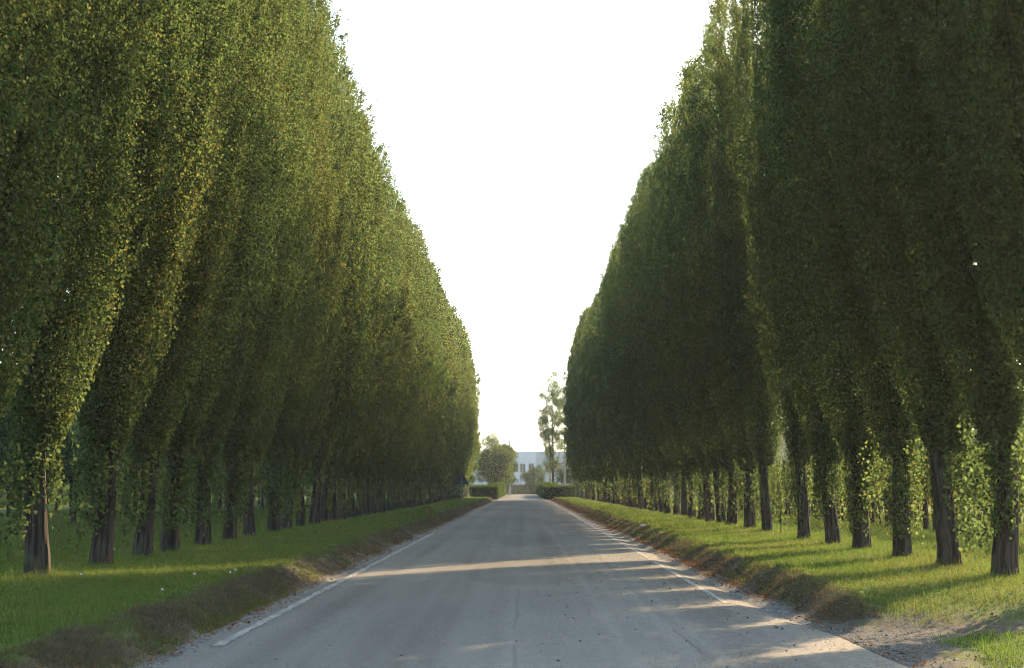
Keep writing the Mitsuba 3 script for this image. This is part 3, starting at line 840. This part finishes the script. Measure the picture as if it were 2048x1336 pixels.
ms = []
for (n, x1, y0, y1, ln, wd) in [(330000, 10, 9.5, 21, 0.085, 0.008), (300000, 13, 21, 36, 0.095, 0.012), (220000, 13, 36, 65, 0.10, 0.022), (110000, 10, 65, 156, 0.11, 0.05)]:
    x, y = scatter(n, 3.9, x1, y0, y1)
    k = green_ok(x, y, rng) > rng.uniform(0, 1, len(x))
    x, y = x[k], y[k]
    tall = np.where((x < -8.8) & (x > -11.6), 2.6, 1.0) * (0.75 + 0.9 * (nz(x, y, 0.9, 60) + 0.5) * (nz(x, y, 4, 61) + 0.5))
    root = np.stack([x, y, height(x, y) - 0.01], 1)
    ms.append(blades(rng, root, (ln * tall)[:, None], wd, 0.8))
# longer tufts round the feet of the trunks and in patches
x, y = [], []
for (tx, ty) in trunk_spots:
    if ty < 75:
        m_ = 170
        a_, r_ = rng.uniform(0, 2 * np.pi, m_), 0.17 + rng.gamma(1.3, 0.09, m_)
        x.append(tx + np.cos(a_) * r_)
        y.append(ty + np.sin(a_) * r_)
x, y = np.concatenate(x), np.concatenate(y)
ms.append(blades(rng, np.stack([x, y, height(x, y) - 0.01], 1), np.full((len(x), 1), 0.17), 0.011, 0.9))
x, y = scatter(60000, 4.1, 9, 10, 45)
k = (nz(x, y, 1.6, 71) > 0.17) & (green_ok(x, y, rng) > 0.5)
x, y = x[k], y[k]
ms.append(blades(rng, np.stack([x, y, height(x, y) - 0.01], 1), np.full((len(x), 1), 0.14), 0.012, 1.0))
# some green on the banks
n = 30000
y = 10 + 60 * rng.beta(0.9, 1.6, n)
x = np.where(rng.uniform(0, 1, n) < 0.5, -1, 1) * rng.uniform(3.55, 4.25, n)
k = (nz(x, y, 1.3, 73) > 0.08) & ~((x > 0) & (y < 15.6))
x, y = x[k], y[k]
ms.append(blades(rng, np.stack([x, y, height(x, y) - 0.01], 1), np.full((len(x), 1), 0.10), 0.011, 1.0))
n = 9000
y = rng.uniform(9.5, 19, n)
x = -(3.46 + 0.42 * rng.beta(1.2, 1.6, n))
k = nz(x, y, 1.1, 57) + 0.5 + 0.3 * rng.uniform(-1, 1, n) > 0.45
x, y = x[k], y[k]
ms.append(blades(rng, np.stack([x, y, height(x, y) - 0.01], 1), np.full((len(x), 1), 0.07), 0.008, 0.9))
put('grass', trimesh.util.concatenate([m for m, _ in ms]), 'grass_blade', uv=np.vstack([u for _, u in ms]))
tag('grass', 'short green grass on the verges either side of the road', 'grass', kind='stuff')

ms = []
for (n, y0, y1, ln, wd) in [(115000, 9.5, 20, 0.095, 0.006), (60000, 20, 40, 0.08, 0.009), (36000, 40, 80, 0.09, 0.018), (16000, 80, 155, 0.10, 0.04)]:
    y = rng.uniform(y0, y1, n)
    sd = rng.choice([-1, 1], n)
    x = sd * (3.5 + 0.72 * rng.beta(2.2, 1.6, n))
    k = ~((x > 0) & (y < 15.2 + nz(x, y, 1.3, 52) * 1.5)) & (nz(x, y, 1.8, 53) + 0.5 + 0.4 * rng.uniform(-1, 1, n) > 0.40)
    x, y, sd = x[k], y[k], sd[k]
    root = np.stack([x, y, height(x, y) - 0.01], 1)
    ms.append(blades(rng, root, np.full((len(x), 1), ln), wd, 1.1, np.stack([-sd * 0.9, 0 * sd, 0 * sd], 1)))
put('dry_grass', trimesh.util.concatenate([m for m, _ in ms]), 'dry_blade', uv=np.vstack([u for _, u in ms]))
tag('dry_grass', 'withered brown grass hanging down the banks beside the road', 'dry grass', kind='stuff')

ms = []
for (n, y0, y1, s) in [(9000, 9.5, 30, 0.036), (9000, 30, 70, 0.05), (4000, 70, 155, 0.09)]:
    y = rng.uniform(y0, y1, n)
    where = rng.uniform(0, 1, n)
    right = rng.uniform(0, 1, n) < 0.68
    x = np.where(right, 1, -1) * np.where(where < 0.72, 3.50 + 0.16 * rng.normal(size=n), np.where(where < 0.9, rng.uniform(3.5, 4.4, n), rng.uniform(4.2, 8.0, n)))
    k = ~((x > 0) & (y < 15.0) & (rng.uniform(0, 1, n) < 0.85)) & (nz(x * 0.5, y, 0.8, 54) + 0.5 > rng.uniform(0.1, 0.75, n))
    x, y = x[k], y[k]
    pos = np.stack([x, y, np.maximum(height(x, y), np.where(np.abs(x) < 3.42, 0.0, -1)) + 0.015 + 0.02 * rng.uniform(0, 1, len(x))], 1)
    ms.append(leaves(rng, pos, s, np.tile([0, 0, 1.0], (len(x), 1)), bias=2.0, droop=0))
put('fallen_leaves', trimesh.util.concatenate([m for m, _ in ms]), 'dead_leaf', uv=np.vstack([u for _, u in ms]))
tag('fallen_leaves', 'orange brown fallen leaves gathered in the gutters at the foot of the banks', 'fallen leaves', kind='stuff')


def pebbles(x, y, z, s, rng):
    o = np.array([[1, 0, 0], [-1, 0, 0], [0, 1, 0], [0, -1, 0], [0, 0, 1], [0, 0, -1.0]])
    f = np.array([[0, 2, 4], [2, 1, 4], [1, 3, 4], [3, 0, 4], [2, 0, 5], [1, 2, 5], [3, 1, 5], [0, 3, 5]])
    n = len(x)
    a = rng.uniform(0, 2 * np.pi, n)
    sc = s[:, None] * rng.uniform(0.5, 1.2, (n, 3)) * [1, 1, 0.65]
    v = o[None] * sc[:, None, :] * rng.uniform(0.7, 1.15, (n, 6, 1))
    vx = v[..., 0] * np.cos(a)[:, None] - v[..., 1] * np.sin(a)[:, None]
    vy = v[..., 0] * np.sin(a)[:, None] + v[..., 1] * np.cos(a)[:, None]
    V = np.stack([vx + x[:, None], vy + y[:, None], v[..., 2] + z[:, None]], -1).reshape(-1, 3)
    return trimesh.Trimesh(V, (f[None] + np.arange(n)[:, None, None] * 6).reshape(-1, 3), process=False)


n = 9000
y = 9 + 40 * rng.beta(0.8, 2.2, n)
x = np.where(rng.uniform(0, 1, n) < 0.55, -1, 1) * (3.38 + 0.12 * np.abs(rng.normal(size=n)) * 1.4)
n2 = 9000
y2 = rng.uniform(8.5, 15.5, n2)
x2 = 3.0 + rng.gamma(2.0, 0.75, n2)
x, y = np.concatenate([x, x2]), np.concatenate([y, y2])
s = 0.006 * np.exp(rng.normal(0, 0.45, len(x)))
put('gravel', pebbles(x, y, np.maximum(height(x, y), np.where(np.abs(x) < 3.3, road_z(x, y), -1)) + s * 0.3, s, rng), 'stone_chip')
tag('gravel', 'loose grey gravel along the road edges and on the side track', 'gravel', kind='stuff')

n = 700
y = 8.5 + 34 * rng.beta(0.9, 1.6, n)
x = np.where(rng.uniform(0, 1, n) < 0.7, rng.uniform(0.1, 3.2, n), rng.uniform(-3.0, 3.0, n))
n2 = 900
y2 = rng.uniform(8.5, 15.3, n2)
x2 = rng.uniform(3.2, 8.0, n2)
x, y = np.concatenate([x, x2]), np.concatenate([y, y2])
s = 0.009 * np.exp(rng.normal(0, 0.5, len(x)))
put('earth_crumbs', pebbles(x, y, np.maximum(height(x, y), np.where(np.abs(x) < 3.3, road_z(x, y), -1)) + s * 0.3, s, rng), 'clod')
tag('earth_crumbs', 'dark crumbs of earth scattered over the road and side track', 'earth crumbs', kind='stuff')


# ------------------------------------------------------------------ far woods closing the view beyond the fields
rng = np.random.default_rng(60)
P = []
for (x0, x1, y0, y1, h, n) in [(-40, -31, 40, 330, 9, 26000), (48, 58, 60, 330, 14, 20000), (-60, -14, 330, 345, 10, 7000), (22, 60, 330, 345, 10, 7000)]:
    x, y = rng.uniform(x0, x1, n), rng.uniform(y0, y1, n)
    top = h * (0.45 + 0.9 * meshkit.noise(np.stack([x * 0.12, y * 0.12, 0 * x], 1), 4))
    P.append(np.stack([x, y, rng.uniform(0, 1, n) ** 0.8 * top], 1))
P = np.vstack(P)
P = np.vstack([P, P + rng.normal(0, 0.8, P.shape) * [1, 1, 0.3]])
m, uv = leaves(rng, P, 0.85, np.tile([0, -1.0, 0.3], (len(P), 1)), bias=0.4)
put('distant_woods', m, 'orchard_leaf', uv=uv)
tag('distant_woods', 'dark far off belt of woods beyond the fields', 'woods', kind='stuff')
